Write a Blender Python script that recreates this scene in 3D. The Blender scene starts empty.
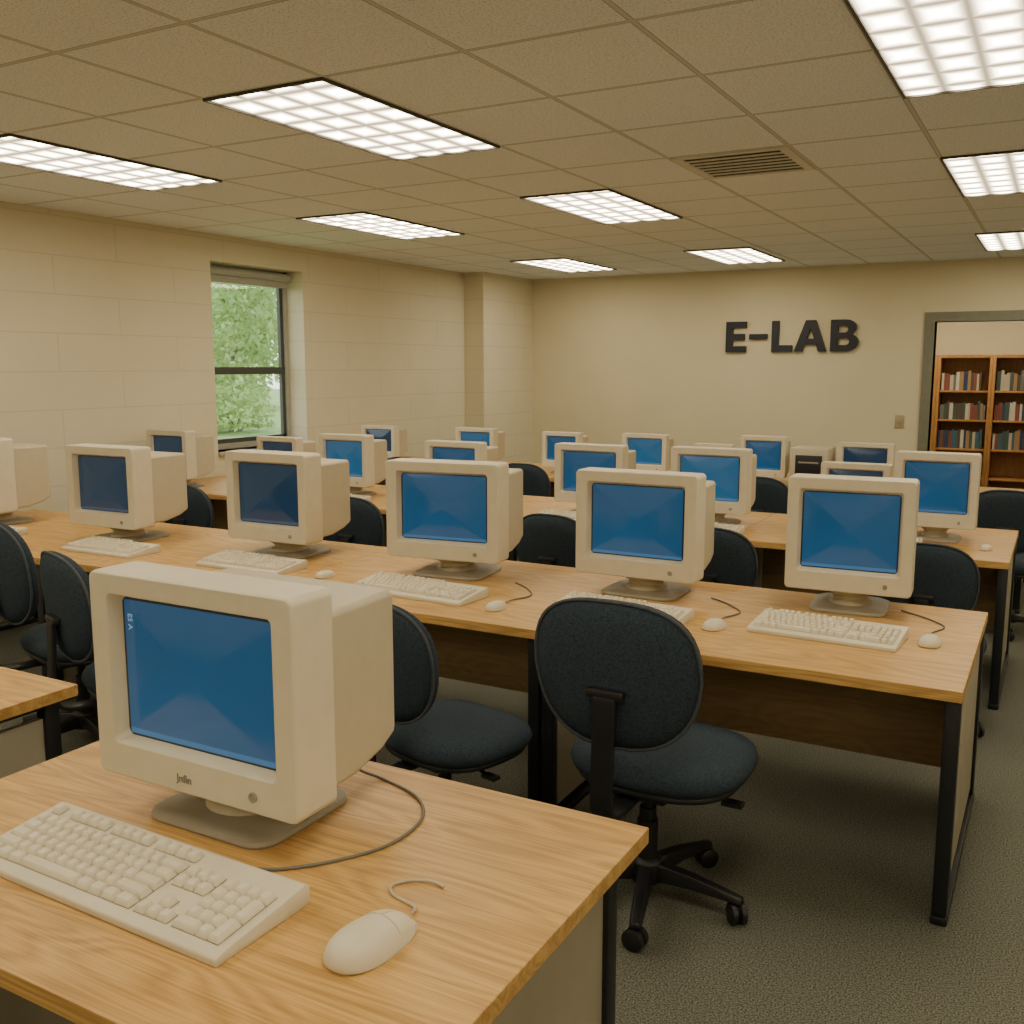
import bpy, bmesh, math, random
from mathutils import Vector, Matrix
from mathutils.bvhtree import BVHTree
random.seed(7)
scene = bpy.context.scene
COL = scene.collection

# ------------------------------------------------------------------ materials
def nmat(name, color, rough=.5, metal=0., var=.06, vscale=20., bump=0., bscale=200., emit=None, spec=.5):
    m = bpy.data.materials.new(name); m.use_nodes = True
    nt = m.node_tree; b = nt.nodes['Principled BSDF']
    b.inputs['Roughness'].default_value = rough
    b.inputs['Metallic'].default_value = metal
    b.inputs['Specular IOR Level'].default_value = spec
    tc = nt.nodes.new('ShaderNodeTexCoord')
    n = nt.nodes.new('ShaderNodeTexNoise'); n.inputs['Scale'].default_value = vscale
    n.inputs['Detail'].default_value = 3
    nt.links.new(tc.outputs['Object'], n.inputs['Vector'])
    r = nt.nodes.new('ShaderNodeValToRGB')
    r.color_ramp.elements[0].position = .3; r.color_ramp.elements[1].position = .7
    r.color_ramp.elements[0].color = [c*(1-var) for c in color]+[1]
    r.color_ramp.elements[1].color = [min(1, c*(1+var)) for c in color]+[1]
    nt.links.new(n.outputs['Fac'], r.inputs['Fac'])
    nt.links.new(r.outputs['Color'], b.inputs['Base Color'])
    if bump > 0:
        n2 = nt.nodes.new('ShaderNodeTexNoise'); n2.inputs['Scale'].default_value = bscale
        nt.links.new(tc.outputs['Object'], n2.inputs['Vector'])
        bp = nt.nodes.new('ShaderNodeBump'); bp.inputs['Strength'].default_value = bump
        bp.inputs['Distance'].default_value = .003
        nt.links.new(n2.outputs['Fac'], bp.inputs['Height'])
        nt.links.new(bp.outputs['Normal'], b.inputs['Normal'])
    if emit:
        b.inputs['Emission Color'].default_value = list(emit[0])+[1]
        b.inputs['Emission Strength'].default_value = emit[1]
    return m

def M(nt, op, a, b=None, c=None):
    n = nt.nodes.new('ShaderNodeMath'); n.operation = op
    for i, v in enumerate((a, b, c)):
        if v is None: continue
        if isinstance(v, (int, float)): n.inputs[i].default_value = v
        else: nt.links.new(v, n.inputs[i])
    return n.outputs[0]

def mixc(nt, fac, c1, c2):
    n = nt.nodes.new('ShaderNodeMix'); n.data_type = 'RGBA'
    if isinstance(fac, (int, float)): n.inputs[0].default_value = fac
    else: nt.links.new(fac, n.inputs[0])
    for idx, c in ((6, c1), (7, c2)):
        if isinstance(c, (tuple, list)): n.inputs[idx].default_value = list(c)[:3]+[1]
        else: nt.links.new(c, n.inputs[idx])
    return n.outputs[2]

def wood_mat(name, light, dark, axis='x'):
    m = bpy.data.materials.new(name); m.use_nodes = True
    nt = m.node_tree; b = nt.nodes['Principled BSDF']
    tc = nt.nodes.new('ShaderNodeTexCoord')
    def mapn(a, c, sc, det, dist=0):
        mp = nt.nodes.new('ShaderNodeMapping')
        mp.inputs['Scale'].default_value = (a, c, c) if axis == 'x' else (c, c, a)
        nt.links.new(tc.outputs['Object'], mp.inputs['Vector'])
        n1 = nt.nodes.new('ShaderNodeTexNoise'); n1.inputs['Scale'].default_value = sc
        n1.inputs['Detail'].default_value = det; n1.inputs['Distortion'].default_value = dist
        nt.links.new(mp.outputs['Vector'], n1.inputs['Vector'])
        return n1.outputs['Fac']
    big = mapn(.9, 5, 1.0, 2, .4)
    rings = M(nt, 'FRACT', M(nt, 'MULTIPLY', big, 16))
    rings = M(nt, 'MULTIPLY', M(nt, 'ABSOLUTE', M(nt, 'SUBTRACT', rings, .5)), 2)
    fine = mapn(5, 230, 1.0, 3)
    mid = mapn(2.0, 60, 1.0, 4, .3)
    f = M(nt, 'ADD', M(nt, 'MULTIPLY', rings, .17), M(nt, 'MULTIPLY', fine, .50))
    f = M(nt, 'ADD', f, M(nt, 'MULTIPLY', mid, .40))
    r = nt.nodes.new('ShaderNodeValToRGB')
    r.color_ramp.elements[0].position = .38; r.color_ramp.elements[1].position = .66
    r.color_ramp.elements[0].color = list(dark)+[1]; r.color_ramp.elements[1].color = list(light)+[1]
    nt.links.new(f, r.inputs['Fac'])
    nt.links.new(r.outputs['Color'], b.inputs['Base Color'])
    b.inputs['Roughness'].default_value = .42
    bp = nt.nodes.new('ShaderNodeBump'); bp.inputs['Strength'].default_value = .06; bp.inputs['Distance'].default_value = .001
    nt.links.new(f, bp.inputs['Height']); nt.links.new(bp.outputs['Normal'], b.inputs['Normal'])
    return m

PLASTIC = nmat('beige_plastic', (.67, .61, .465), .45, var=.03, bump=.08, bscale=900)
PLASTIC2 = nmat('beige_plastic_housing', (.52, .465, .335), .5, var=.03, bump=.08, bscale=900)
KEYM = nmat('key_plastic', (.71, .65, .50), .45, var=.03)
KSHADE = nmat('key_gap_shade', (.26, .225, .15), .5, var=.03)  # shade in the gaps between keys, painted as a darker sheet
STANDM = nmat('stand_plastic', (.32, .30, .235), .45, var=.04)
MARKM = nmat('grey_logo_ink', (.22, .21, .18), .5)
BLACKP = nmat('black_plastic', (.012, .013, .016), .45, var=.1)
BLACKM = nmat('black_powder_coat', (.010, .012, .016), .38, var=.1, bump=.05)
FABRIC = nmat('dark_blue_fabric', (.034, .050, .068), .95, var=.35, vscale=180, bump=.5, bscale=700, spec=.2)
PIPING = nmat('fabric_piping', (.06, .072, .09), .8, var=.15, vscale=100)
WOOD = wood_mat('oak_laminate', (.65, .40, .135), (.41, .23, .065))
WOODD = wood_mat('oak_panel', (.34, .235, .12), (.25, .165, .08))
SHELFW = wood_mat('bookcase_wood', (.50, .25, .08), (.38, .17, .045), 'z')
ENDP = nmat('beige_end_panel', (.34, .31, .23), .6, var=.05, vscale=8)
CABLE = nmat('grey_cable', (.16, .15, .13), .5)
CABLEL = nmat('beige_cable', (.5, .45, .36), .5)
SIGNM = nmat('dark_sign_letters', (.014, .018, .026), .5)
TRIMM = nmat('grey_green_trim', (.19, .19, .14), .5)
METAL = nmat('vent_metal', (.66, .64, .57), .5)
DARK = nmat('vent_gap_shade', (.015, .015, .014), .8)  # shade behind the vent slats, put into the colour
WFRAME = nmat('window_frame', (.40, .40, .34), .4)
WDARK = nmat('window_sash_dark', (.06, .065, .06), .4)
SWITCHM = nmat('switch_plate', (.40, .33, .20), .5)
BASEB = nmat('baseboard_vinyl', (.06, .055, .045), .6)

def screen_mat(name, col, strength, edge=(.004, .006, .008)):
    m = bpy.data.materials.new(name); m.use_nodes = True
    nt = m.node_tree; b = nt.nodes['Principled BSDF']
    b.inputs['Base Color'].default_value = (.008, .012, .016, 1); b.inputs['Roughness'].default_value = .16
    tc = nt.nodes.new('ShaderNodeTexCoord'); s = nt.nodes.new('ShaderNodeSeparateXYZ')
    nt.links.new(tc.outputs['Object'], s.inputs[0])
    ax = M(nt, 'DIVIDE', M(nt, 'ABSOLUTE', s.outputs['X']), .205)
    az = M(nt, 'DIVIDE', M(nt, 'ABSOLUTE', s.outputs['Z']), .144)
    mx = M(nt, 'MAXIMUM', ax, az)
    inside = M(nt, 'LESS_THAN', mx, 1.0)
    strip = M(nt, 'LESS_THAN', s.outputs['Z'], -.131)
    n = nt.nodes.new('ShaderNodeTexNoise'); n.inputs['Scale'].default_value = 3
    nt.links.new(tc.outputs['Object'], n.inputs['Vector'])
    c = mixc(nt, n.outputs['Fac'], [x*.7 for x in col], [x*1.3 for x in col])
    c = mixc(nt, strip, c, [min(1, x*1.7+.015) for x in col])
    c = mixc(nt, inside, edge, c)
    nt.links.new(c, b.inputs['Emission Color']); b.inputs['Emission Strength'].default_value = strength
    return m
SCR = screen_mat('blue_screen', (.012, .068, .142), 1.0)
SCRD = screen_mat('dim_blue_screen', (.008, .028, .055), 1.0)
SCRL = screen_mat('bright_blue_screen', (.020, .095, .185), 1.0)

# ceiling grid numbers
CZ = 2.79
GPX, GPY = .638, .6875
GX0, GY0 = -3.212, 3.135
LIGHT = 33.0
def ceiling_mat():
    m = bpy.data.materials.new('acoustic_ceiling_tiles'); m.use_nodes = True
    nt = m.node_tree; b = nt.nodes['Principled BSDF']; b.inputs['Roughness'].default_value = .95
    b.inputs['Specular IOR Level'].default_value = .1
    tc = nt.nodes.new('ShaderNodeTexCoord'); s = nt.nodes.new('ShaderNodeSeparateXYZ')
    nt.links.new(tc.outputs['Object'], s.inputs[0])
    def line(o, o0, p, w):
        f = M(nt, 'FRACT', M(nt, 'DIVIDE', M(nt, 'SUBTRACT', o, o0-100*p), p))
        d = M(nt, 'MULTIPLY', M(nt, 'MINIMUM', f, M(nt, 'SUBTRACT', 1.0, f)), p)
        return M(nt, 'LESS_THAN', d, w), M(nt, 'LESS_THAN', d, w*1.5)
    lx, lx2 = line(s.outputs['X'], GX0, GPX, .008)
    ly, ly2 = line(s.outputs['Y'], GY0, GPY, .008)
    l = M(nt, 'MAXIMUM', lx, ly); l2 = M(nt, 'MAXIMUM', lx2, ly2)
    n = nt.nodes.new('ShaderNodeTexNoise'); n.inputs['Scale'].default_value = 110; n.inputs['Detail'].default_value = 2
    nt.links.new(tc.outputs['Object'], n.inputs['Vector'])
    r = nt.nodes.new('ShaderNodeValToRGB')
    r.color_ramp.elements[0].position = .32; r.color_ramp.elements[1].position = .5
    r.color_ramp.elements[0].color = (.66, .70, .72, 1); r.color_ramp.elements[1].color = (.91, .95, .99, 1)
    nt.links.new(n.outputs['Fac'], r.inputs['Fac'])
    c = mixc(nt, l2, r.outputs['Color'], (.40, .40, .37))
    c = mixc(nt, l, c, (.64, .66, .63))
    nt.links.new(c, b.inputs['Base Color'])
    return m

def wall_mat(name, col, block=True):
    m = bpy.data.materials.new(name); m.use_nodes = True
    nt = m.node_tree; b = nt.nodes['Principled BSDF']; b.inputs['Roughness'].default_value = .75
    b.inputs['Specular IOR Level'].default_value = .25
    tc = nt.nodes.new('ShaderNodeTexCoord')
    n = nt.nodes.new('ShaderNodeTexNoise'); n.inputs['Scale'].default_value = 2.2; n.inputs['Detail'].default_value = 5
    nt.links.new(tc.outputs['Object'], n.inputs['Vector'])
    c = mixc(nt, n.outputs['Fac'], [x*.95 for x in col], [min(1, x*1.05) for x in col])
    n2 = nt.nodes.new('ShaderNodeTexNoise'); n2.inputs['Scale'].default_value = 150
    nt.links.new(tc.outputs['Object'], n2.inputs['Vector'])
    h = M(nt, 'MULTIPLY', n2.outputs['Fac'], .15)
    if block:
        s = nt.nodes.new('ShaderNodeSeparateXYZ'); nt.links.new(tc.outputs['Object'], s.inputs[0])
        cb = nt.nodes.new('ShaderNodeCombineXYZ')
        nt.links.new(M(nt, 'ADD', s.outputs['Y'], s.outputs['X']), cb.inputs[0]); nt.links.new(s.outputs['Z'], cb.inputs[1])
        br = nt.nodes.new('ShaderNodeTexBrick')
        br.inputs['Scale'].default_value = 1; br.inputs['Brick Width'].default_value = 1.1; br.inputs['Row Height'].default_value = .275
        br.inputs['Mortar Size'].default_value = .005; br.inputs['Mortar Smooth'].default_value = .3
        nt.links.new(cb.outputs[0], br.inputs['Vector'])
        c = mixc(nt, M(nt, 'MULTIPLY', br.outputs['Fac'], .33), c, [x*.6 for x in col])
        h = M(nt, 'SUBTRACT', h, M(nt, 'MULTIPLY', br.outputs['Fac'], .6))
    bp = nt.nodes.new('ShaderNodeBump'); bp.inputs['Strength'].default_value = .25; bp.inputs['Distance'].default_value = .004
    nt.links.new(h, bp.inputs['Height']); nt.links.new(bp.outputs['Normal'], b.inputs['Normal'])
    nt.links.new(c, b.inputs['Base Color'])
    return m

def carpet_mat():
    m = bpy.data.materials.new('speckled_carpet'); m.use_nodes = True
    nt = m.node_tree; b = nt.nodes['Principled BSDF']; b.inputs['Roughness'].default_value = 1
    b.inputs['Specular IOR Level'].default_value = .05
    tc = nt.nodes.new('ShaderNodeTexCoord')
    n = nt.nodes.new('ShaderNodeTexNoise'); n.inputs['Scale'].default_value = 190; n.inputs['Detail'].default_value = 4
    nt.links.new(tc.outputs['Object'], n.inputs['Vector'])
    r = nt.nodes.new('ShaderNodeValToRGB')
    r.color_ramp.elements[0].position = .36; r.color_ramp.elements[1].position = .64
    r.color_ramp.elements[0].color = (.058, .060, .049, 1); r.color_ramp.elements[1].color = (.225, .228, .182, 1)
    nt.links.new(n.outputs['Fac'], r.inputs['Fac'])
    nt.links.new(r.outputs['Color'], b.inputs['Base Color'])
    bp = nt.nodes.new('ShaderNodeBump'); bp.inputs['Strength'].default_value = .7; bp.inputs['Distance'].default_value = .004
    nt.links.new(n.outputs['Fac'], bp.inputs['Height']); nt.links.new(bp.outputs['Normal'], b.inputs['Normal'])
    return m

def diffuser_mat():
    m = bpy.data.materials.new('prismatic_diffuser'); m.use_nodes = True
    nt = m.node_tree; nt.nodes.remove(nt.nodes['Principled BSDF'])
    e = nt.nodes.new('ShaderNodeEmission'); out = nt.nodes['Material Output']
    tc = nt.nodes.new('ShaderNodeTexCoord'); s = nt.nodes.new('ShaderNodeSeparateXYZ')
    nt.links.new(tc.outputs['Object'], s.inputs[0])
    def dl(o, p):
        f = M(nt, 'FRACT', M(nt, 'DIVIDE', M(nt, 'ADD', o, 50*p), p))
        return M(nt, 'MINIMUM', f, M(nt, 'SUBTRACT', 1.0, f))
    fx = dl(s.outputs['X'], GPX/4); fy = dl(s.outputs['Y'], 2*GPY/7)
    g = M(nt, 'MINIMUM', fx, fy)
    r = nt.nodes.new('ShaderNodeValToRGB')
    r.color_ramp.elements[0].position = .0; r.color_ramp.elements[1].position = .48
    r.color_ramp.elements[0].color = (.020, .020, .020, 1); r.color_ramp.elements[1].color = (1, 1, 1, 1)
    k = r.color_ramp.elements.new(.05); k.color = (.032, .032, .032, 1)
    k = r.color_ramp.elements.new(.13); k.color = (.085, .085, .085, 1)
    k = r.color_ramp.elements.new(.28); k.color = (.40, .40, .40, 1)
    nt.links.new(g, r.inputs['Fac'])
    c = mixc(nt, r.outputs['Color'], (1, .80, .52), (1, .93, .76))
    nt.links.new(c, e.inputs['Color'])
    nt.links.new(M(nt, 'MULTIPLY', r.outputs['Color'], LIGHT*1.22), e.inputs['Strength'])
    nt.links.new(e.outputs[0], out.inputs['Surface'])
    m.cycles.emission_sampling = 'FRONT'
    return m

# ------------------------------------------------------------------ mesh helpers
def link(o): COL.objects.link(o); return o
def mk(name, verts, faces, mat, parent=None, loc=(0, 0, 0), smooth=True, bevel=0, seg=2, rot=None, angle=None, wn=False):
    me = bpy.data.meshes.new(name); me.from_pydata([tuple(v) for v in verts], [], faces); me.validate(); me.update()
    bm = bmesh.new(); bm.from_mesh(me); bmesh.ops.recalc_face_normals(bm, faces=bm.faces)
    if bevel > 0:
        ed = [e for e in bm.edges if len(e.link_faces) == 2 and e.calc_face_angle(0) > .5]
        bmesh.ops.bevel(bm, geom=ed, offset=bevel, segments=seg, profile=.5, affect='EDGES', clamp_overlap=True)
    bm.to_mesh(me); bm.free()
    if smooth:
        for p in me.polygons: p.use_smooth = True
        try: me.set_sharp_from_angle(angle=math.radians(angle or 40))
        except Exception: pass
    me.materials.append(mat)
    o = link(bpy.data.objects.new(name, me)); o.location = loc
    if wn:
        md = o.modifiers.new('WN', 'WEIGHTED_NORMAL'); md.keep_sharp = True; md.weight = 80
    if rot: o.rotation_euler = rot
    if parent: o.parent = parent
    return o
def bxv(sx, sy, sz, c=(0, 0, 0)):
    v = [(c[0]+sx/2*i, c[1]+sy/2*j, c[2]+sz/2*k) for i in (-1, 1) for j in (-1, 1) for k in (-1, 1)]
    f = [(0, 1, 3, 2), (4, 6, 7, 5), (0, 4, 5, 1), (2, 3, 7, 6), (0, 2, 6, 4), (1, 5, 7, 3)]
    return v, f
def box(name, size, loc, mat, parent=None, bevel=.003, seg=2, rot=None, wn=False):
    v, f = bxv(*size); return mk(name, v, f, mat, parent, loc, bevel=bevel, seg=seg, rot=rot, wn=wn)
def merge(lst):
    V, F = [], []
    for v, f in lst:
        o = len(V); V += [tuple(x) for x in v]; F += [tuple(i+o for i in q) for q in f]
    return V, F
def rrect(w, h, r, n=5):
    pts = []
    for cx, cy, a0 in ((w/2-r, h/2-r, 0), (-w/2+r, h/2-r, 90), (-w/2+r, -h/2+r, 180), (w/2-r, -h/2+r, 270)):
        for i in range(n+1):
            a = math.radians(a0+90*i/n); pts.append((cx+r*math.cos(a), cy+r*math.sin(a)))
    return pts
def loft(loops, cap0=True, cap1=True):
    n = len(loops[0]); V = [p for l in loops for p in l]; F = []
    for k in range(len(loops)-1):
        for i in range(n):
            j = (i+1) % n; F.append((k*n+i, k*n+j, (k+1)*n+j, (k+1)*n+i))
    if cap0: F.append(tuple(range(n)))
    if cap1: F.append(tuple(range((len(loops)-1)*n, len(loops)*n)))
    return V, F
def circ(r, z, n=24, c=(0, 0)):
    return [(c[0]+r*math.cos(2*math.pi*i/n), c[1]+r*math.sin(2*math.pi*i/n), z) for i in range(n)]
def tube(pts, r, n=8, closed=False):
    pts = [Vector(p) for p in pts]; loops = []; N = len(pts)
    up = Vector((0, 0, 1))
    for i, p in enumerate(pts):
        if closed: t = pts[(i+1) % N]-pts[i-1]
        else: t = pts[min(i+1, N-1)]-pts[max(i-1, 0)]
        t.normalize(); a = t.cross(up)
        if a.length < .05: a = t.cross(Vector((0, 1, 0)))
        a.normalize(); b = a.cross(t)
        loops.append([p+a*r*math.cos(2*math.pi*k/n)+b*r*math.sin(2*math.pi*k/n) for k in range(n)])
    V, F = loft(loops, not closed, not closed)
    if closed:
        o = (N-1)*n
        F += [(o+k, o+(k+1) % n, (k+1) % n, k) for k in range(n)]
    return V, F
def spline(pts, k=8):
    P = [Vector(p) for p in pts]; out = []
    for i in range(len(P)-1):
        p0 = P[max(i-1, 0)]; p1 = P[i]; p2 = P[i+1]; p3 = P[min(i+2, len(P)-1)]
        for j in range(k):
            t = j/k
            out.append(.5*((2*p1)+(-p0+p2)*t+(2*p0-5*p1+4*p2-p3)*t*t+(-p0+3*p1-3*p2+p3)*t**3))
    out.append(P[-1]); return out
def empty(name, loc=(0, 0, 0), rz=0, label='', cat='', group=None):
    o = link(bpy.data.objects.new(name, None)); o.location = loc; o.rotation_euler = (0, 0, rz); o.empty_display_size = .1
    o['label'] = label; o['category'] = cat
    if group: o['group'] = group
    return o
def tag(o, label, cat, group=None):
    o['label'] = label; o['category'] = cat
    if group: o['group'] = group
    return o
def struct(o): o['kind'] = 'structure'; return o
def dup(src, loc, rz=0, scale=None, label=None, group=None):
    def rec(o, par):
        c = o.copy(); COL.objects.link(c)
        if par: c.parent = par
        for ch in list(o.children): rec(ch, c)
        return c
    kids = list(src.children)
    c = src.copy(); COL.objects.link(c)
    for ch in kids: rec(ch, c)
    c.location = loc; c.rotation_euler = (0, 0, rz)
    if scale: c.scale = scale if isinstance(scale, tuple) else (scale,)*3
    if label: c['label'] = label
    if group: c['group'] = group
    return c

# ------------------------------------------------------------------ room shell
XL, XR, YB, YF = -6.35, 3.4, 11.5, -3.0
WALLM = wall_mat('painted_block_wall', (.71, .65, .48)); WALLB = wall_mat('painted_wall', (.69, .62, .43), False)
CARP = carpet_mat(); CEIL = ceiling_mat()
def sbox(name, x0, x1, y0, y1, z0, z1, mat):
    v, f = bxv(x1-x0, y1-y0, z1-z0, ((x0+x1)/2, (y0+y1)/2, (z0+z1)/2))
    return struct(mk(name, v, f, mat, smooth=False))
def sboxes(name, L, mat):
    V, F = merge([bxv(b-a, d-c, f-e, ((a+b)/2, (c+d)/2, (e+f)/2)) for a, b, c, d, e, f in L])
    return struct(mk(name, V, F, mat, smooth=False))
sbox('floor', XL-.3, XR+.2, YF-.2, 14.6, -.1, 0, CARP)
sbox('ceiling', XL-.3, XR+.2, YF-.2, YB+.2, CZ, CZ+.1, CEIL)
WY0, WY1, WZ0, WZ1 = 6.2, 7.36, .95, 2.57
sboxes('wall_left', [(XL-.3, XL, YF-.2, WY0, 0, CZ), (XL-.3, XL, WY1, YB+.2, 0, CZ), (XL-.3, XL, WY0, WY1, 0, WZ0), (XL-.3, XL, WY0, WY1, WZ1, CZ)], WALLM)
DX0, DX1, DZ = -1.24, -.26, 2.155
sboxes('wall_back', [(XL, DX0, YB, YB+.2, 0, CZ), (DX1, XR+.2, YB, YB+.2, 0, CZ), (DX0, DX1, YB, YB+.2, DZ, CZ)], WALLB)
sbox('wall_right', XR, XR+.2, YF-.2, YB, 0, CZ, WALLB)
sbox('wall_front', XL, XR, YF-.2, YF, 0, CZ, WALLB)
sbox('wall_column', XL, -6.08, 10.25, YB, 0, CZ, WALLM)
sboxes('trim_1', [(DX0-.10, DX0, YB-.03, YB+.21, 0, DZ+.10), (DX1, DX1+.10, YB-.03, YB+.21, 0, DZ+.10), (DX0, DX1, YB-.03, YB+.21, DZ, DZ+.10)], TRIMM)
sboxes('baseboard_back', [(-6.08, DX0-.1, YB-.015, YB, 0, .1), (DX1+.1, XR, YB-.015, YB, 0, .1)], BASEB)
sbox('baseboard_left', XL, XL+.015, YF, 10.25, 0, .1, BASEB)
# room behind door
sbox('wall_library_back', -3.2, 2.4, 14.3, 14.5, 0, CZ, WALLB)
sbox('wall_library_left', -3.2, -3.0, YB+.2, 14.3, 0, CZ, WALLB)
sbox('wall_library_right', 2.2, 2.4, YB+.2, 14.3, 0, CZ, WALLB)
sbox('ceiling_library', -3.2, 2.4, YB+.2, 14.5, CZ, CZ+.1, CEIL)

# window
fx = XL-.25
def fr(y0, y1, z0, z1, dx=.05, x=fx): return (x, x+dx, y0, y1, z0, z1)
w = sboxes('window_1', [fr(WY0, WY0+.05, WZ0, WZ1), fr(WY1-.05, WY1, WZ0, WZ1), fr(WY0, WY1, WZ0, WZ0+.05), fr(WY0, WY1, WZ1-.05, WZ1)], WFRAME)
zs = 1.65
o = sboxes('sash', [fr(WY0+.05, WY1-.05, zs-.035, zs+.03, .04), fr(WY0+.05, WY0+.08, WZ0+.05, WZ1-.05, .035), fr(WY1-.09, WY1-.05, WZ0+.05, WZ1-.05, .035),
     fr(WY0+.05, WY1-.05, WZ0+.05, WZ0+.09, .035), fr(WY0+.05, WY1-.05, WZ1-.09, WZ1-.05, .035)], WDARK); o.parent = w
GL = bpy.data.materials.new('window_glass'); GL.use_nodes = True
nt = GL.node_tree; nt.nodes.remove(nt.nodes['Principled BSDF'])
t = nt.nodes.new('ShaderNodeBsdfTransparent'); g = nt.nodes.new('ShaderNodeBsdfGlossy'); g.inputs['Roughness'].default_value = .02
mx = nt.nodes.new('ShaderNodeMixShader'); mx.inputs[0].default_value = .05
nt.links.new(t.outputs[0], mx.inputs[1]); nt.links.new(g.outputs[0], mx.inputs[2]); nt.links.new(mx.outputs[0], nt.nodes['Material Output'].inputs[0])
o = sbox('glass_pane', fx+.012, fx+.018, WY0+.05, WY1-.05, WZ0+.05, WZ1-.05, GL); o.parent = w
sbox('trim_2', XL-.3, XL+.03, WY0, WY1, WZ0-.03, WZ0, WFRAME)
bl = empty('window_blind', (XL-.15, (WY0+WY1)/2, WZ1-.06), label='rolled-up grey roller blind at the window head', cat='blind')
V, F = loft([[(x, y, z) for x, z, y in [(math.cos(a)*.035, math.sin(a)*.035, yy) for a in [2*math.pi*i/16 for i in range(16)]]] for yy in (-.56, .56)])
mk('blind_roll', V, F, WFRAME, bl)
box('blind_rail', (.02, 1.1, .07), (-.02, 0, -.06), WFRAME, bl)

# ------------------------------------------------------------------ ceiling lights
DIFF = diffuser_mat(); LFR = nmat('light_frame', (.07, .065, .05), .5)
def ring_v(w, d, t, h):
    return merge([bxv(t, d, h, (-w/2+t/2, 0, 0)), bxv(t, d, h, (w/2-t/2, 0, 0)), bxv(w-2*t, t, h, (0, -d/2+t/2, 0)), bxv(w-2*t, t, h, (0, d/2-t/2, 0))])
first = None
for iy in (-8, -4, 0, 4, 9):  # rows nearest the camera and rightmost column: out of view, added for lighting
    for ix in (-3, 0, 4, 8):
        x = GX0+(ix+.5)*GPX; y = GY0+(iy+1)*GPY
        if iy == 9: x -= .08
        if first is None:
            first = empty('ceiling_light', (x, y, CZ), label='recessed fluorescent ceiling light with gridded prismatic diffuser', cat='ceiling light', group='recessed fluorescent ceiling lights')
            V, F = ring_v(GPX, 2*GPY, .012, .012); mk('light_frame', V, F, LFR, first, (0, 0, -.006), smooth=False)
            a, b_ = GPX/2-.012, GPY-.012
            me = bpy.data.meshes.new('diffuser'); me.from_pydata([(-a, -b_, 0), (-a, b_, 0), (a, b_, 0), (a, -b_, 0)], [], [(0, 1, 2, 3)])
            me.materials.append(DIFF); o = link(bpy.data.objects.new('diffuser', me)); o.parent = first; o.location = (0, 0, -.004)
        else: dup(first, (x, y, CZ))
for x in (-.6, -1.9):  # unseen fixtures added to brighten the book room
    dup(first, (x, 12.75, CZ), label='unseen fluorescent ceiling light added to brighten the adjoining book room')
# vent
vx, vy = GX0+2.5*GPX, GY0+3.5*GPY
vt = empty('air_vent', (vx, vy, CZ), label='square slatted metal air vent in the ceiling', cat='vent')
V, F = ring_v(.62, .66, .05, .008); mk('vent_frame', V, F, METAL, vt, (0, 0, -.004), bevel=.002)
box('vent_shade_sheet', (.52, .56, .003), (0, 0, -.0015), DARK, vt, bevel=0)  # flat dark sheet painting the shade between slats, no real hollow
V, F = merge([bxv(.52, .034, .003, (0, -.205+i*.082, -.0055)) for i in range(6)]); mk('vent_louvers', V, F, METAL, vt, smooth=False)

# ------------------------------------------------------------------ sign E-LAB
sign = empty('wall_sign', (-3.50, YB, 1.85), label='dark raised lettering reading E-LAB mounted on the wall', cat='sign')
HH, TH = .35, .082
def arc(cx, cz, rx, rz, a0, a1, n=10): return [(cx+rx*math.cos(math.radians(a0+(a1-a0)*i/n)), cz+rz*math.sin(math.radians(a0+(a1-a0)*i/n))) for i in range(n+1)]
LET = [
 (0.0, [[(0, 0), (.24, 0), (.24, .07), (TH, .07), (TH, .14), (.22, .14), (.22, .21), (TH, .21), (TH, .28), (.24, .28), (.24, HH), (0, HH)]]),
 (.275, [[(0, .145), (.21, .145), (.21, .205), (0, .205)]]),
 (.535, [[(0, 0), (.235, 0), (.235, .075), (TH, .075), (TH, HH), (0, HH)]]),
 (.79, [[(0, 0), (.09, 0), (.118, .08), (.242, .08), (.27, 0), (.36, 0), (.235, HH), (.125, HH)], [(.14, .145), (.22, .145), (.18, .262)]]),
 (1.19, [[(0, 0), (.17, 0)]+arc(.17, .1, .13, .1, -90, 60)+arc(.16, .262, .115, .088, -40, 90)+[(0, HH)],
         [(TH, .07), (.16, .07)]+arc(.16, .107, .045, .037, -90, 90)+[(TH, .144)],
         [(TH, .208), (.15, .208)]+arc(.15, .244, .038, .036, -90, 90)+[(TH, .28)]]),
]
for x0, loops in LET:
    cu = bpy.data.curves.new('letter', 'CURVE'); cu.dimensions = '2D'; cu.fill_mode = 'BOTH'; cu.extrude = .02
    for lp in loops:
        s = cu.splines.new('POLY'); s.points.add(len(lp)-1); s.use_cyclic_u = True
        for i, p in enumerate(lp): s.points[i].co = (p[0], p[1], 0, 1)
    tmp = link(bpy.data.objects.new('tmp', cu)); bpy.context.view_layer.update()
    me = bpy.data.meshes.new_from_object(tmp.evaluated_get(bpy.context.evaluated_depsgraph_get()))
    bpy.data.objects.remove(tmp)
    me.materials.clear(); me.materials.append(SIGNM)
    o = link(bpy.data.objects.new('letter', me)); o.parent = sign; o.location = (x0, -.02, 0); o.rotation_euler = (math.pi/2, 0, 0)

sw = empty('light_switch', (-1.54, YB, 1.09), label='small beige light switch plate on the wall', cat='light switch')
box('switch_plate', (.09, .012, .14), (0, -.006, 0), SWITCHM, sw); box('toggle', (.02, .02, .035), (0, -.018, 0), SWITCHM, sw)

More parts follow.
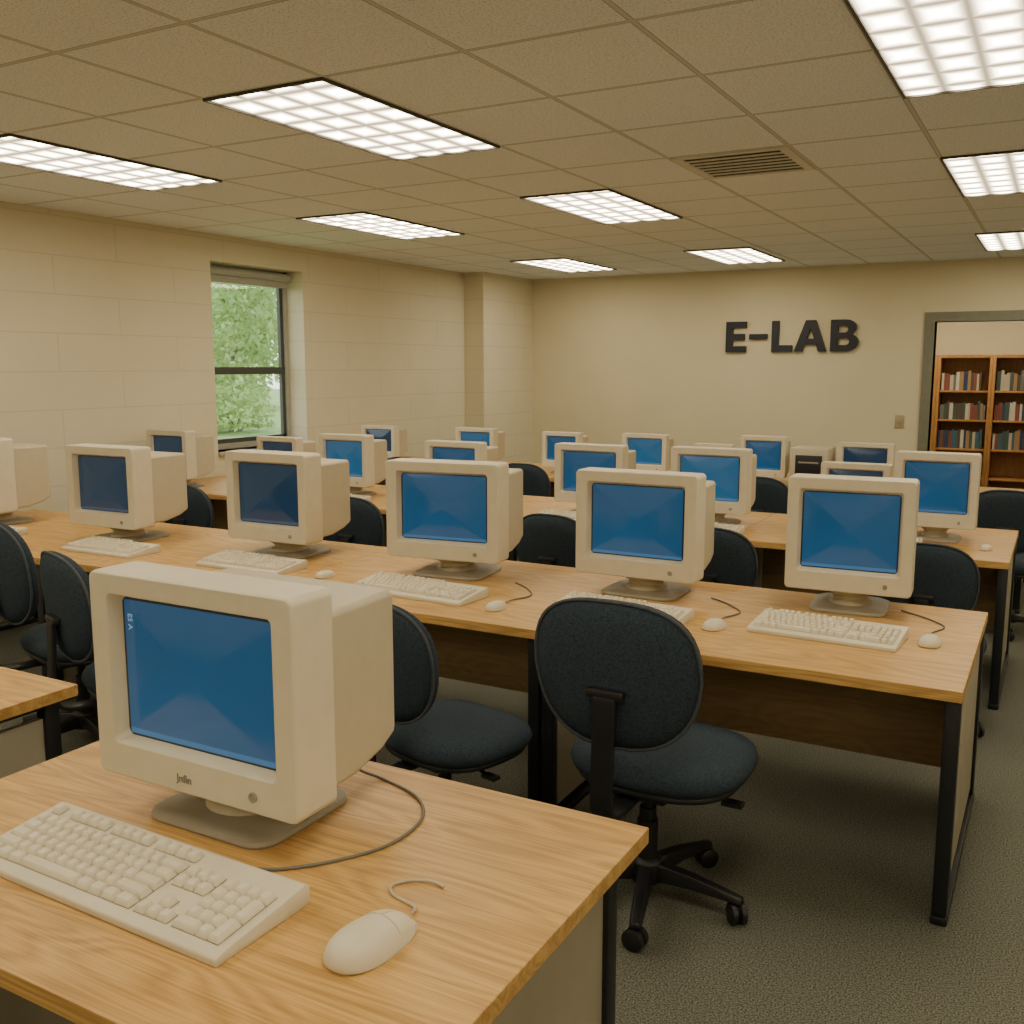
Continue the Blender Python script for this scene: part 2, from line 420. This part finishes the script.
# ------------------------------------------------------------------ tables
def build_table(name, L, D, loc, label, group, inset=.028):
    """origin = floor, front-right corner at (0,0); extends to -x, +y"""
    t = empty(name, loc, label=label, cat='desk', group=group)
    H = .75; T = .036
    box('tabletop', (L-.002, D, T), (-L/2, D/2, H-T/2), WOOD, t, bevel=.004, wn=True)
    for x in (-inset, -L+inset):
        for y in (.045, D-.05):
            box('leg', (.045, .05, H-T-.03), (x, y, .03+(H-T-.03)/2), BLACKM, t, bevel=.006)
        box('foot_rail', (.05, D-.03, .03), (x, D/2, .015), BLACKM, t, bevel=.008)
        box('top_rail', (.04, D-.15, .03), (x, D/2, H-T-.015), BLACKM, t, bevel=.004)
        box('end_panel', (.022, D-.15, H-T-.12), (x, D/2, .06+(H-T-.12)/2), ENDP, t, bevel=.002)
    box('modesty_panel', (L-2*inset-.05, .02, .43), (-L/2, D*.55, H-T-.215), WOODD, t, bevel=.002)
    return t
G2 = 'oak computer desks in rows'
tA = build_table('computer_desk', 1.40, .95, (-.68, .86, 0), 'oak-topped desk with black metal legs holding a beige computer', G2, .08)
dup(tA, (-2.51, .90, 0), label='oak-topped desk with black legs and bare corner')
tB = build_table('computer_desk', 1.40, 1.08, (-.19, 3.05, 0), 'long oak-topped computer desk with black metal legs and brown modesty panel', G2)
for k in range(1, 4): dup(tB, (-.19-1.4*k, 3.05, 0), scale=(1.1, 1, 1) if k == 3 else None)
for y0, xr in ((5.25, -.165), (7.45, -.15)):
    for k in range(4): dup(tB, (xr-1.4*k, y0, 0), scale=(1.39, 1, 1) if k == 3 else None)

# ------------------------------------------------------------------ monitor
GM = 'beige CRT monitors on desks'
mon = empty('crt_monitor', (-1.465, 1.48, .75), label='large beige CRT monitor with blue screen on swivel stand', cat='computer monitor', group=GM)
W, H = .55, .437; zc = .087+H/2; y0 = -.16
def xz(pts, y, dz=0, dx=0): return [(p[0]+dx, y, p[1]+zc+dz) for p in pts]
loops = [xz(rrect(W-.05, H-.05, .012), y0+.120), xz(rrect(W-.012, H-.012, .016), y0+.119), xz(rrect(W-.003, H-.003, .018), y0+.1165), xz(rrect(W, H, .018), y0+.112), xz(rrect(W, H, .018), y0+.010),
         xz(rrect(W-.004, H-.004, .017), y0+.003), xz(rrect(W-.012, H-.012, .014), y0),
         xz(rrect(.450, .323, .014), y0+.001, .014), xz(rrect(.444, .317, .013), y0+.005, .014), xz(rrect(.422, .297, .014), y0+.032, .014)]
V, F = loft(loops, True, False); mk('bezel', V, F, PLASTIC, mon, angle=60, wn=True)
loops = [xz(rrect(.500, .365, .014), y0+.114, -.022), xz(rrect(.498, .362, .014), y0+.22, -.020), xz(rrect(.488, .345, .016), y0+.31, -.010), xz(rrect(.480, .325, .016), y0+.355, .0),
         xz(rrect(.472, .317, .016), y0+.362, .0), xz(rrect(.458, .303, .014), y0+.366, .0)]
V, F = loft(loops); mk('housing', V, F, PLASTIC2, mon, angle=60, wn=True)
loops = [xz(rrect(.34, .24, .03), y0+.360, -.01), xz(rrect(.30, .20, .03), y0+.41, -.01), xz(rrect(.27, .17, .03), y0+.42, -.01)]
V, F = loft(loops); mk('rear_cap', V, F, PLASTIC2, mon, angle=30)
ss = [xz([(p[0]*s, p[1]*s) for p in rrect(.430, .305, .02, 6)], 0, -zc) for s in (1, .9, .75, .6, .45, .3, .15, .04)]
ss = [[(p[0], -.016*(1-s*s), p[2]) for p in l] for l, s in zip(ss, (1, .9, .75, .6, .45, .3, .15, .04))]
V, F = loft(ss, False, True); scr = mk('screen', V, F, SCR, mon, (0, y0+.032, zc+.014), angle=80)
scr.material_slots[0].link = 'OBJECT'; scr.material_slots[0].material = SCR
def ly(pts, z): return [(p[0], p[1], z) for p in pts]
V, F = loft([ly(rrect(.335, .29, .05), 0), ly(rrect(.34, .295, .05), .006), ly(rrect(.335, .29, .05), .014), ly(rrect(.29, .245, .05), .024)])
mk('stand_base', V, F, STANDM, mon, angle=30)
V, F = loft([circ(.095, .020), circ(.09, .032), circ(.075, .042), circ(.078, .055), circ(.115, .078), circ(.135, .092), circ(.135, .11)])
mk('stand_neck', V, F, PLASTIC2, mon)
V, F = loft([[(x, -y, z) for x, z, y in circ(.010, .0, 20)], [(x, -y, z) for x, z, y in circ(.010, .004, 20)], [(x, -y, z) for x, z, y in circ(.0075, .0045, 20)], [(x, -y, z) for x, z, y in circ(.007, .002, 20)]])
mk('power_button', V, F, STANDM, mon, (.165, y0+.001, .087+.036))
M_SRC = mon
def setscreen(m, mat):
    for c in m.children:
        if c.name.startswith('screen'): c.material_slots[0].material = mat

LB = 'beige CRT monitor with glowing blue screen on desk'
LD = 'beige CRT monitor with dim dark screen on desk'
def addmon(x, y, s, mat=None, rz=0, label=LB):
    if not isinstance(s, tuple): s = (s, s, s)
    m = dup(M_SRC, (x, y, .75), rz, s, label)
    if mat: setscreen(m, mat)
    return m
R = math.radians
addmon(-.675, 3.96, (.84, .95, 1.0), rz=R(3))
addmon(-1.475, 3.82, (.95, .95, .99), rz=R(0))
addmon(-2.38, 3.77, (1.0, 1.08, 1.0), rz=R(7))
addmon(-3.37, 3.75, (.92, 1.08, 1.0), SCRD, rz=R(1), label=LD)
addmon(-4.45, 3.66, (.92, 1.12, .99), SCRD, rz=R(2), label=LD)
addmon(-5.60, 3.66, (.92, 1.0, 1.0), rz=R(0))
# row three
addmon(-.56, 5.80, (.76, .84, .92))
addmon(-1.01, 5.98, (.70, .7, .74), SCRD, label=LD)
addmon(-1.80, 5.76, (.86, .84, .88), SCRL); addmon(-2.59, 5.78, (.86, .84, .86))
addmon(-3.62, 5.80, .82); addmon(-4.53, 5.75, (.80, .8, .86), SCRL); addmon(-5.38, 5.98, .74, SCRD, label=LD)
addmon(-6.02, 5.48, (.78, .88, .86), SCRD, label=LD)
# row four
for x, s, mt in ((-1.27, (.74, .7, .70), SCRD), (-2.04, (.66, .7, .75), SCR), (-2.45, (.58, .6, .60), SCR), (-3.04, (.72, .7, .72), SCRL), (-3.82, (.66, .7, .70), SCR), (-4.70, (.74, .74, .72), SCRL), (-5.80, (.72, .7, .70), SCRD)):
    addmon(x, 7.86, s, mt, label=LD if mt is SCRD else LB)

def text_part(body, size, loc, rot, mat, parent, name, ext=.0006):
    cu = bpy.data.curves.new(name, 'FONT'); cu.body = body; cu.size = size; cu.extrude = ext; cu.align_x = 'CENTER'
    tmp = link(bpy.data.objects.new('tmp', cu)); bpy.context.view_layer.update()
    me = bpy.data.meshes.new_from_object(tmp.evaluated_get(bpy.context.evaluated_depsgraph_get())); bpy.data.objects.remove(tmp)
    me.materials.clear(); me.materials.append(mat)
    o = link(bpy.data.objects.new(name, me)); o.parent = parent; o.location = loc; o.rotation_euler = rot
    return o
text_part('Jnfin', .024, (-.02, y0-.0006, .087+.026), (math.pi/2, 0, 0), MARKM, mon, 'maker_mark')
GLOW = nmat('screen_text_glow', (.1, .2, .3), .5, emit=((.20, .40, .62), .6))
text_part('E5 A', .018, (-.178, y0+.0165, .087+.335), (math.pi/2, math.pi/2, 0), GLOW, mon, 'screen_text', .0006)

# ------------------------------------------------------------------ keyboards
KW, KD = .62, .215
def kb_body(par):
    prof = [(-KD/2, 0), (-KD/2, .014), (-KD/2+.012, .019), (KD/2-.045, .036), (KD/2-.012, .041), (KD/2, .034), (KD/2, 0)]
    V = [(sx*KW/2, y, z) for sx in (-1, 1) for y, z in prof]; n = len(prof)
    F = [tuple(range(n)), tuple(range(n, 2*n))]+[(i, (i+1) % n, n+(i+1) % n, n+i) for i in range(n)]
    return mk('keyboard_case', V, F, PLASTIC, par, bevel=.003)
def layout():
    K = []
    r0 = 0
    for x in [0]+[2, 3, 4, 5]+[6.5, 7.5, 8.5, 9.5]+[11, 12, 13, 14]: K.append((x, r0, 1, 1))
    y = 1.35
    for x in range(13): K.append((x, y, 1, 1))
    K.append((13, y, 2, 1))
    y = 2.35; K.append((0, y, 1.5, 1))
    for x in range(12): K.append((1.5+x, y, 1, 1))
    K.append((13.5, y, 1.5, 1))
    y = 3.35; K.append((0, y, 1.75, 1))
    for x in range(11): K.append((1.75+x, y, 1, 1))
    K.append((12.75, y, 2.25, 1))
    y = 4.35; K.append((0, y, 2.25, 1))
    for x in range(10): K.append((2.25+x, y, 1, 1))
    K.append((12.25, y, 2.75, 1))
    y = 5.35
    x = 0
    for wd in (1.5, 1.25, 1.25, 5.75, 1.25, 1.25, 1.25, 1.5): K.append((x, y, wd, 1)); x += wd
    for yy in (1.35, 2.35):
        for x in (15.35, 16.35, 17.35): K.append((x, yy, 1, 1))
    K.append((16.35, 4.35, 1, 1))
    for x in (15.35, 16.35, 17.35): K.append((x, 5.35, 1, 1))
    for yy in (1.35, 2.35, 3.35, 4.35):
        for x in (18.7, 19.7, 20.7): K.append((x, yy, 1, 1))
    K += [(21.7, 1.35, 1, 1), (21.7, 2.35, 1, 2), (21.7, 4.35, 1, 2), (18.7, 5.35, 2, 1), (20.7, 5.35, 1, 1)]
    return K
U = (KW-.035)/22.7; UD = (KD-.045)/6.35
def keyv(w, d, c=(0, 0, 0)):
    a, b = w*U/2-.0014, d*UD/2-.0014
    def rect(x, y, z, oy=0): return [(c[0]+i*x, c[1]+j*y+oy, c[2]+z) for i, j in ((-1, -1), (1, -1), (1, 1), (-1, 1))]
    return loft([rect(a, b, 0), rect(a, b, .003), rect(a-.004, b-.0036, .0125, .0008), rect(a-.005, b-.0046, .0133, .0008)])
def kpos(k):
    x = -KW/2+.0175+(k[0]+k[2]/2)*U; y = KD/2-.022-(k[1]+k[3]/2)*UD
    t = (y+KD/2-.012)/(KD-.057)
    z = .019+t*.017-.0010
    return x, y, z
KA = math.atan2(.017, KD-.057)
def key_shades(par):
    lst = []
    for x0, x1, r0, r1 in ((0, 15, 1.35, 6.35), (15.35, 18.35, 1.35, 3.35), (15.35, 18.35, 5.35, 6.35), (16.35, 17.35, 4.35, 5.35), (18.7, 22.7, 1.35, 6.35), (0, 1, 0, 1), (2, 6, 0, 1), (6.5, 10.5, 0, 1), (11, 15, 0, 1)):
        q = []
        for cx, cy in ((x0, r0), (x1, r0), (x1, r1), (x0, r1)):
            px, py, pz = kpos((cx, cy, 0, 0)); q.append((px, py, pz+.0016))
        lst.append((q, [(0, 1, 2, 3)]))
    V, F = merge(lst); return mk('key_shade_sheet', V, F, KSHADE, par, smooth=False)
kb = empty('keyboard', (-1.435, 1.14, .75), label='beige full-size keyboard lying on the near oak desk', cat='keyboard', group='beige keyboards')
kb_body(kb); key_shades(kb)
cache = {}
for k in layout():
    key = (k[2], k[3]); p = kpos(k)
    if key not in cache:
        V, F = keyv(*key); o = mk('key', V, F, KEYM, kb, p, bevel=.0008, seg=1, rot=(KA, 0, 0), angle=60); cache[key] = o
    else:
        o = cache[key].copy(); COL.objects.link(o); o.parent = kb; o.location = p
kb.rotation_euler = (0, 0, R(-1)); kb.scale = (1.08, 1.03, 1)
kf = empty('keyboard', (-.67, 3.50, .75), label='beige keyboard on the oak desk before a monitor', cat='keyboard', group='beige keyboards')
kb_body(kf); key_shades(kf)
lst = []
for k in layout():
    p = kpos(k); v, f = keyv(k[2], k[3])
    lst.append(([(a+p[0], b*math.cos(KA)-c*math.sin(KA)+p[1], b*math.sin(KA)+c*math.cos(KA)+p[2]) for a, b, c in v], f))
V, F = merge(lst); o = mk('keys', V, F, KEYM, kf, smooth=False); o['kind'] = 'stuff'
kf.scale = (.82, 1.05, 1); kf.rotation_euler = (0, 0, R(-3))
for x, y, s, rz in ((-1.42, 3.40, .84, -4), (-2.30, 3.33, .92, -3), (-3.30, 3.40, .82, 0), (-4.22, 3.35, .80, 0), (-5.3, 3.36, .8, 0),
                    (-.78, 5.48, .6, 0), (-1.75, 5.42, .7, 0), (-2.6, 5.42, .7, 0), (-3.5, 5.42, .7, 0), (-4.4, 5.42, .7, 0)):
    dup(kf, (x, y, .75), R(rz), (s, 1.0 if y < 5 else .75, 1))

# ------------------------------------------------------------------ mice
ML_, MW_, MH_ = .165, .092, .043
def mouse_shape():
    L, Wd, Hh = ML_, MW_, MH_
    loops = []; n = 32
    for k in range(15):
        t = k/14; z = Hh*math.sin(t*math.pi/2)
        sc = max(.03, math.cos(t*math.pi/2)**.62) if k else 1
        l = []
        for i in range(n):
            a = 2*math.pi*i/n; c, s = math.cos(a), math.sin(a)
            x = Wd/2*math.copysign(abs(c)**.8, c)*(1-.10*s); y = L/2*math.copysign(abs(s)**.85, s)
            l.append((x*sc, y*sc-.010*t, max(0, z-(.010*(s+1)/2)*sc*(t > 0))))
        loops.append(l)
    loops.insert(0, [(p[0]*.93, p[1]*.95, 0) for p in loops[0]])
    loops[1] = [(p[0], p[1], .004) for p in loops[1]]
    return loops
def build_mouse(loc, label):
    m = empty('computer_mouse', loc, label=label, cat='mouse', group='beige computer mice')
    V, F = loft(mouse_shape()); b = mk('mouse_body', V, F, PLASTIC, m, angle=60)
    bvh = BVHTree.FromPolygons([Vector(v) for v in V], F)
    def hw(y):
        s = min(1, (abs(y)*2/ML_))**(1/.85); return MW_/2*(math.sqrt(max(0, 1-s*s))**.8)*(1-.1*s)
    for side in (-1, 1):
        NU, NV = 8, 10; P = []
        for j in range(NV+1):
            y = .020+(.066-.020)*j/NV
            for i in range(NU+1):
                x = side*(.0012+(hw(y)*.86-.0012)*i/NU)
                h = bvh.ray_cast(Vector((x, y, .2)), Vector((0, 0, -1)))
                z = h[0].z if h[0] is not None else .004
                P.append((x, y, z+.0018))
        Q = [(j*(NU+1)+i, j*(NU+1)+i+1, (j+1)*(NU+1)+i+1, (j+1)*(NU+1)+i) for j in range(NV) for i in range(NU)]
        n0 = len(P); P += [(x, y, z-.004) for x, y, z in P]
        rim = [i for i in range(NU+1)]+[j*(NU+1)+NU for j in range(1, NV+1)]+[NV*(NU+1)+i for i in range(NU-1, -1, -1)]+[j*(NU+1) for j in range(NV-1, 0, -1)]
        for a, c in zip(rim, rim[1:]+rim[:1]): Q.append((a, c, c+n0, a+n0))
        mk('mouse_button', P, Q, KEYM, m, angle=50)
    return m
ms = build_mouse((-.925, 1.195, .75), 'beige two-button mouse beside the keyboard on the near desk')
ms.rotation_euler = (0, 0, R(-6)); ms.scale = (1.08, 1.12, 1.1)
for x, y, s in ((-.336, 3.55, .8), (-1.045, 3.40, .8), (-1.88, 3.26, .75), (-.29, 5.58, .65), (-2.85, 3.4, .7)):
    dup(ms, (x, y, .75), R(random.uniform(-8, 8)), s, 'beige mouse resting on the oak desk')
# ------------------------------------------------------------------ cables
def cable(pts, r, mat, label, name='cable'):
    V, F = tube(spline(pts), r, 8); V = [(a, b, max(c, .7503)) for a, b, c in V]; o = mk(name, V, F, mat, angle=80); return tag(o, label, 'cable')
zt = .7538
cable([(-1.36, 1.66, .84), (-1.345, 1.70, .78), (-1.30, 1.73, zt), (-1.18, 1.69, zt), (-1.11, 1.61, zt), (-1.10, 1.49, zt), (-1.15, 1.385, zt), (-1.23, 1.30, zt), (-1.30, 1.275, zt)], .0034, CABLE, 'grey keyboard cord looping across the near desk')
cable([(-.913, 1.293, zt+.008), (-.93, 1.32, zt), (-.985, 1.335, zt), (-1.005, 1.36, zt), (-.985, 1.39, zt), (-.95, 1.405, zt), (-.92, 1.40, zt)], .0030, CABLEL, 'short curled beige mouse cord on the near desk')
for x, y in ((-.336, 3.55), (-1.045, 3.40), (-1.88, 3.26)):
    cable([(x, y+.075, zt+.006), (x-.01, y+.14, zt), (x+.02, y+.25, zt), (x-.06, y+.36, zt), (x-.15, y+.43, zt)], .003, CABLE, 'thin grey mouse cord trailing behind the desk')

# small beige computer on row four
pc = empty('desktop_computer', (-1.66, 7.80, .75), label='small beige desktop computer with dark front panel', cat='computer')
box('computer_case', (.29, .30, .32), (0, 0, .16), PLASTIC2, pc, bevel=.012)
box('front_panel', (.20, .006, .17), (0, -.152, .18), BLACKP, pc, bevel=.002)
box('drive_slot', (.15, .004, .012), (0, -.157, .21), STANDM, pc, bevel=.001)

# ------------------------------------------------------------------ chairs
def pillow(w, h, t, ex=2.6, n=40, rings=(1, .97, .9, .78, .6, .4, .2, .03), curve=0):
    def outline(s):
        l = []
        for i in range(n):
            a = 2*math.pi*i/n; c, q = math.cos(a), math.sin(a)
            l.append((w/2*s*math.copysign(abs(c)**(2/ex), c), h/2*s*math.copysign(abs(q)**(2/ex), q)))
        return l
    loops = []
    seq = [(r, 1) for r in reversed(rings)]+[(r, -1) for r in rings]
    for r, sg in seq:
        z = sg*(t/2)*(1-r**6)**.5 if r < 1 else sg*.0
        if r == 1 and sg == -1: continue
        loops.append([(x, y, z+curve*x*x) for x, y in outline(r)])
    return loft(loops), outline(1)
GC = 'dark blue office chairs at the desks'
ch = empty('office_chair', (-1.06, 2.80, 0), label='dark blue fabric swivel office chair pushed toward the desk', cat='chair', group=GC)
(V, F), ol = pillow(.54, .50, .11, 2.7)
V = [(x, y, z-.35*max(0, y-.12)**1.6) for x, y, z in V]
mk('seat', V, F, FABRIC, ch, (.04, .02, .475), angle=80)
(V, F), ol = pillow(.52, .49, .05, 2.7)
mk('seat_shell', [(x*.95, y*.95, z) for x, y, z in V], F, BLACKP, ch, (.04, .02, .430), angle=80)
(V, F), ol = pillow(.49, .435, .085, 2.7, curve=.55)
tilt = R(6)
def bk(p): 
    x, z, y = p; y2 = y*math.cos(tilt)-z*math.sin(tilt); z2 = y*math.sin(tilt)+z*math.cos(tilt); return (x*(1-.10*max(0, -z/.22)), y2, z2)
mk('backrest', [bk(p) for p in V], F, FABRIC, ch, (0, -.29, .81), angle=80)
tp = [bk((x, z, -.016+.55*x*x)) for x, z in [(a*.995, b*.995) for a, b in ol]]
V, F = tube(tp, .006, 6, True); mk('backrest_piping', V, F, PIPING, ch, (0, -.29, .81), angle=80)
def strip(path, wd, th):
    P = [Vector(p) for p in path]; loops = []
    for i, p in enumerate(P):
        t = (P[min(i+1, len(P)-1)]-P[max(i-1, 0)]).normalized(); s = Vector((1, 0, 0)); nrm = s.cross(t)
        loops.append([p+s*wd/2+nrm*th/2, p-s*wd/2+nrm*th/2, p-s*wd/2-nrm*th/2, p+s*wd/2-nrm*th/2])
    return loft(loops)
V, F = strip(spline([(0, 0, .395), (0, -.18, .395), (0, -.31, .40), (0, -.355, .45), (0, -.352, .60), (0, -.345, .76)], 6), .065, .018)
mk('back_support', V, F, BLACKP, ch, bevel=.004)
box('back_bracket', (.11, .03, .03), (0, -.338, .765), BLACKP, ch, bevel=.008, rot=(R(-2), 0, 0))
box('seat_mechanism', (.20, .26, .05), (0, 0, .395), BLACKP, ch, bevel=.01)
V, F = loft([circ(.032, .10), circ(.032, .26), circ(.026, .262), circ(.026, .30), circ(.018, .302), circ(.018, .38)]); mk('gas_lift', V, F, BLACKP, ch, angle=50)
parts = [loft([circ(.05, .06, 20), circ(.05, .125, 20), circ(.035, .14, 20)])]
RB = .29
A0 = -3
for k in range(5):
    a = R(72*k+A0); c, s = math.cos(a), math.sin(a)
    sec = []
    for r, w2, zb, zt2 in ((.03, .027, .07, .125), (.15, .024, .075, .115), (RB-.02, .020, .070, .092), (RB+.015, .016, .068, .085)):
        sec.append([(r*c-s*w2*j, r*s+c*w2*j, z) for j, z in ((-1, zb), (1, zb), (.7, zt2), (-.7, zt2))])
    parts.append(loft(sec))
V, F = merge(parts); mk('star_base', V, F, BLACKP, ch, bevel=.004)
cw = []
for sx in (-.014, .014):
    cw.append(loft([[(sx+dx, r*math.cos(2*math.pi*i/18), .033+r*math.sin(2*math.pi*i/18)) for i in range(18)] for dx, r in ((-.010, .029), (-.007, .033), (.007, .033), (.010, .029))]))
cw.append(bxv(.014, .035, .03, (0, -.003, .048))); cw.append(loft([circ(.008, .05, 10), circ(.008, .075, 10)]))
V, F = merge(cw); c0 = None
for k in range(5):
    a = R(72*k+A0)
    if c0 is None: c0 = mk('caster', V, F, BLACKP, ch, angle=50); o = c0
    else: o = c0.copy(); COL.objects.link(o); o.parent = ch
    o.location = (RB*math.cos(a), RB*math.sin(a), 0); o.rotation_euler = (0, 0, a+R(40+30*k))
V, F = tube(spline([(.08, -.02, .40), (.20, -.03, .395), (.25, -.03, .385)], 4), .007, 8); V2, F2 = bxv(.06, .035, .012, (.27, -.03, .382))
V, F = merge([(V, F), (V2, F2)]); mk('adjustment_lever', V, F, BLACKP, ch, angle=50)
ch.scale = (1.04, 1.04, 1.02)

CL = 'dark blue fabric swivel office chair at a desk row'
dup(ch, (-1.79, 2.74, 0), R(-14), .93, 'dark blue swivel office chair turned sideways behind the near monitor')
dup(ch, (-3.18, 2.64, 0), R(-18), .97, CL)
dup(ch, (-3.80, 2.82, 0), R(-15), 1.02, CL)
for x, y, rz in ((-.50, 4.82, 5), (-1.42, 4.78, 0), (-2.26, 4.78, -3), (-3.66, 4.82, 6), (-4.95, 4.78, 0), (-5.75, 4.72, -5)):
    dup(ch, (x, y, 0), R(rz), .91, CL)
for x, y, rz in ((-.27, 6.95, 4), (-1.78, 6.95, 0), (-3.66, 6.98, 5), (-4.75, 6.98, 0)):
    dup(ch, (x, y, 0), R(rz), .92, CL)

# ------------------------------------------------------------------ bookcases + books
def bookcase(x0, x1):
    yf, yb = 13.85, 14.28
    b = empty('bookcase', ((x0+x1)/2, (yf+yb)/2, 0), label='tall reddish wooden bookcase filled with books', cat='bookcase', group='library bookcases')
    wd = x1-x0; d = yb-yf; Ht = 1.83
    for s in (-1, 1): box('side_panel', (.035, d, Ht), (s*(wd/2-.0175), 0, Ht/2), SHELFW, b, bevel=.002)
    box('back_panel', (wd-.07, .012, Ht-.04), (0, d/2-.006, Ht/2), SHELFW, b, bevel=0)
    box('top_panel', (wd-.07, d, .04), (0, 0, Ht-.02), SHELFW, b, bevel=.002)
    for z in SZ: box('shelf', (wd-.07, d-.02, .025), (0, 0, z-.0125), SHELFW, b, bevel=.002)
    return b
SZ = (.10, .27, .64, 1.01, 1.38)
bk_cols = [(.03, .05, .12), (.09, .07, .05), (.50, .44, .32), (.22, .07, .05), (.05, .12, .18), (.60, .55, .45), (.16, .16, .15), (.06, .10, .09), (.34, .22, .10)]
BM = [nmat('book_cover', c, .6) for c in bk_cols]; PAGE = nmat('book_pages', (.6, .54, .4), .8)
bmesh_list = []
for m in BM:
    lst = [bxv(.12, 1, 1, (.06, .5, .5)), bxv(.12, 1, 1, (.94, .5, .5)), bxv(.76, .05, 1, (.5, .025, .5))]
    V, F = merge(lst); V2, F2 = bxv(.76, .9, .95, (.5, .5, .5)); n0 = len(F)
    V, F = merge([(V, F), (V2, F2)])
    me = bpy.data.meshes.new('book'); me.from_pydata(V, [], F); me.materials.append(m); me.materials.append(PAGE)
    for i, p in enumerate(me.polygons): p.material_index = 0 if i < n0 else 1
    bmesh_list.append(me)
bounds = [-2.09, -1.43, -.79, -.15, .49]
for i in range(len(bounds)-1): bookcase(bounds[i], bounds[i+1]-.002)
for i in (1, 2):
    for z, hm in ((.64, .26), (1.01, .24), (1.38, .26)):
        x = bounds[i]+.05; xe = bounds[i+1]-.06-random.uniform(0, .08)
        while x < xe:
            wd = random.uniform(.024, .05); h = hm*random.uniform(.75, 1)
            if x+wd > bounds[i+1]-.04: break
            k = random.randrange(len(BM))
            o = link(bpy.data.objects.new('book', bmesh_list[k])); o.location = (x, 13.90, z+.0002); o.scale = (wd-.0015, .19, h)
            tag(o, 'hardback book standing upright on the bookcase shelf', 'book', 'books on the library shelves'); x += wd

# ------------------------------------------------------------------ outside
LEAF = nmat('leaf_green', (.36, .48, .22), .7, var=.45, vscale=.9)
nt = LEAF.node_tree; pb = nt.nodes['Principled BSDF']; tr = nt.nodes.new('ShaderNodeBsdfTranslucent'); tr.inputs['Color'].default_value = (.36, .52, .18, 1)
mx = nt.nodes.new('ShaderNodeMixShader'); mx.inputs[0].default_value = .4
nt.links.new(pb.outputs[0], mx.inputs[1]); nt.links.new(tr.outputs[0], mx.inputs[2]); nt.links.new(mx.outputs[0], nt.nodes['Material Output'].inputs[0])
BARK = nmat('bark', (.2, .17, .13), .9); GRASS = nmat('grass', (.22, .34, .12), .9, var=.3, vscale=3)
o = sbox('ground', -60, XL-.3, -20, 60, -.25, -.12, GRASS)
def tree(x, y, h, r, n, s0, s1, zlo, nc=18):
    t = empty('tree', (x, y, -.12), label='leafy green tree seen through the window', cat='tree', group='trees outside the window')
    V, F = loft([circ(.20, 0, 10), circ(.14, h*.4, 10), circ(.06, h*.8, 10)]); mk('trunk', V, F, BARK, t)
    V, F = [], []
    cl = [Vector((random.uniform(-.65, .65)*r, random.uniform(-.65, .65)*r, h*random.uniform(zlo, .85))) for _ in range(nc)]
    for i in range(n):
        k = random.choice(cl)
        u = Vector([random.gauss(0, 1) for _ in range(3)]).normalized()*(random.random()**.4)
        c = k+u*r*.40; c.z = max(.15, c.z); s = random.uniform(s0, s1)
        a = Vector([random.gauss(0, 1) for _ in range(3)]).normalized(); b2 = a.orthogonal().normalized()
        q = len(V); V += [c-a*s, c+b2*s*.5, c+a*s, c-b2*s*.5]; F.append((q, q+1, q+2, q+3))
    o = mk('foliage', V, F, LEAF, t, smooth=False); o['kind'] = 'stuff'
tree(-20.2, 20.4, 7.5, 2.6, 15000, .06, .12, .06, 20); tree(-31, 31.5, 11.0, 4.2, 9000, .10, .2, .1)

wd = bpy.data.worlds.new('World'); scene.world = wd; wd.use_nodes = True
bg = wd.node_tree.nodes['Background']; bg.inputs['Color'].default_value = (.90, .96, .90, 1); bg.inputs['Strength'].default_value = 3.2

# ------------------------------------------------------------------ camera
cam = bpy.data.cameras.new('Camera'); cam.sensor_width = 36; cam.lens = 985/1024*36; cam.clip_end = 200
co = link(bpy.data.objects.new('Camera', cam)); co.location = (0, 0, 1.69)
co.rotation_euler = (math.radians(90-8.43), 0, math.radians(29.05))
scene.camera = co
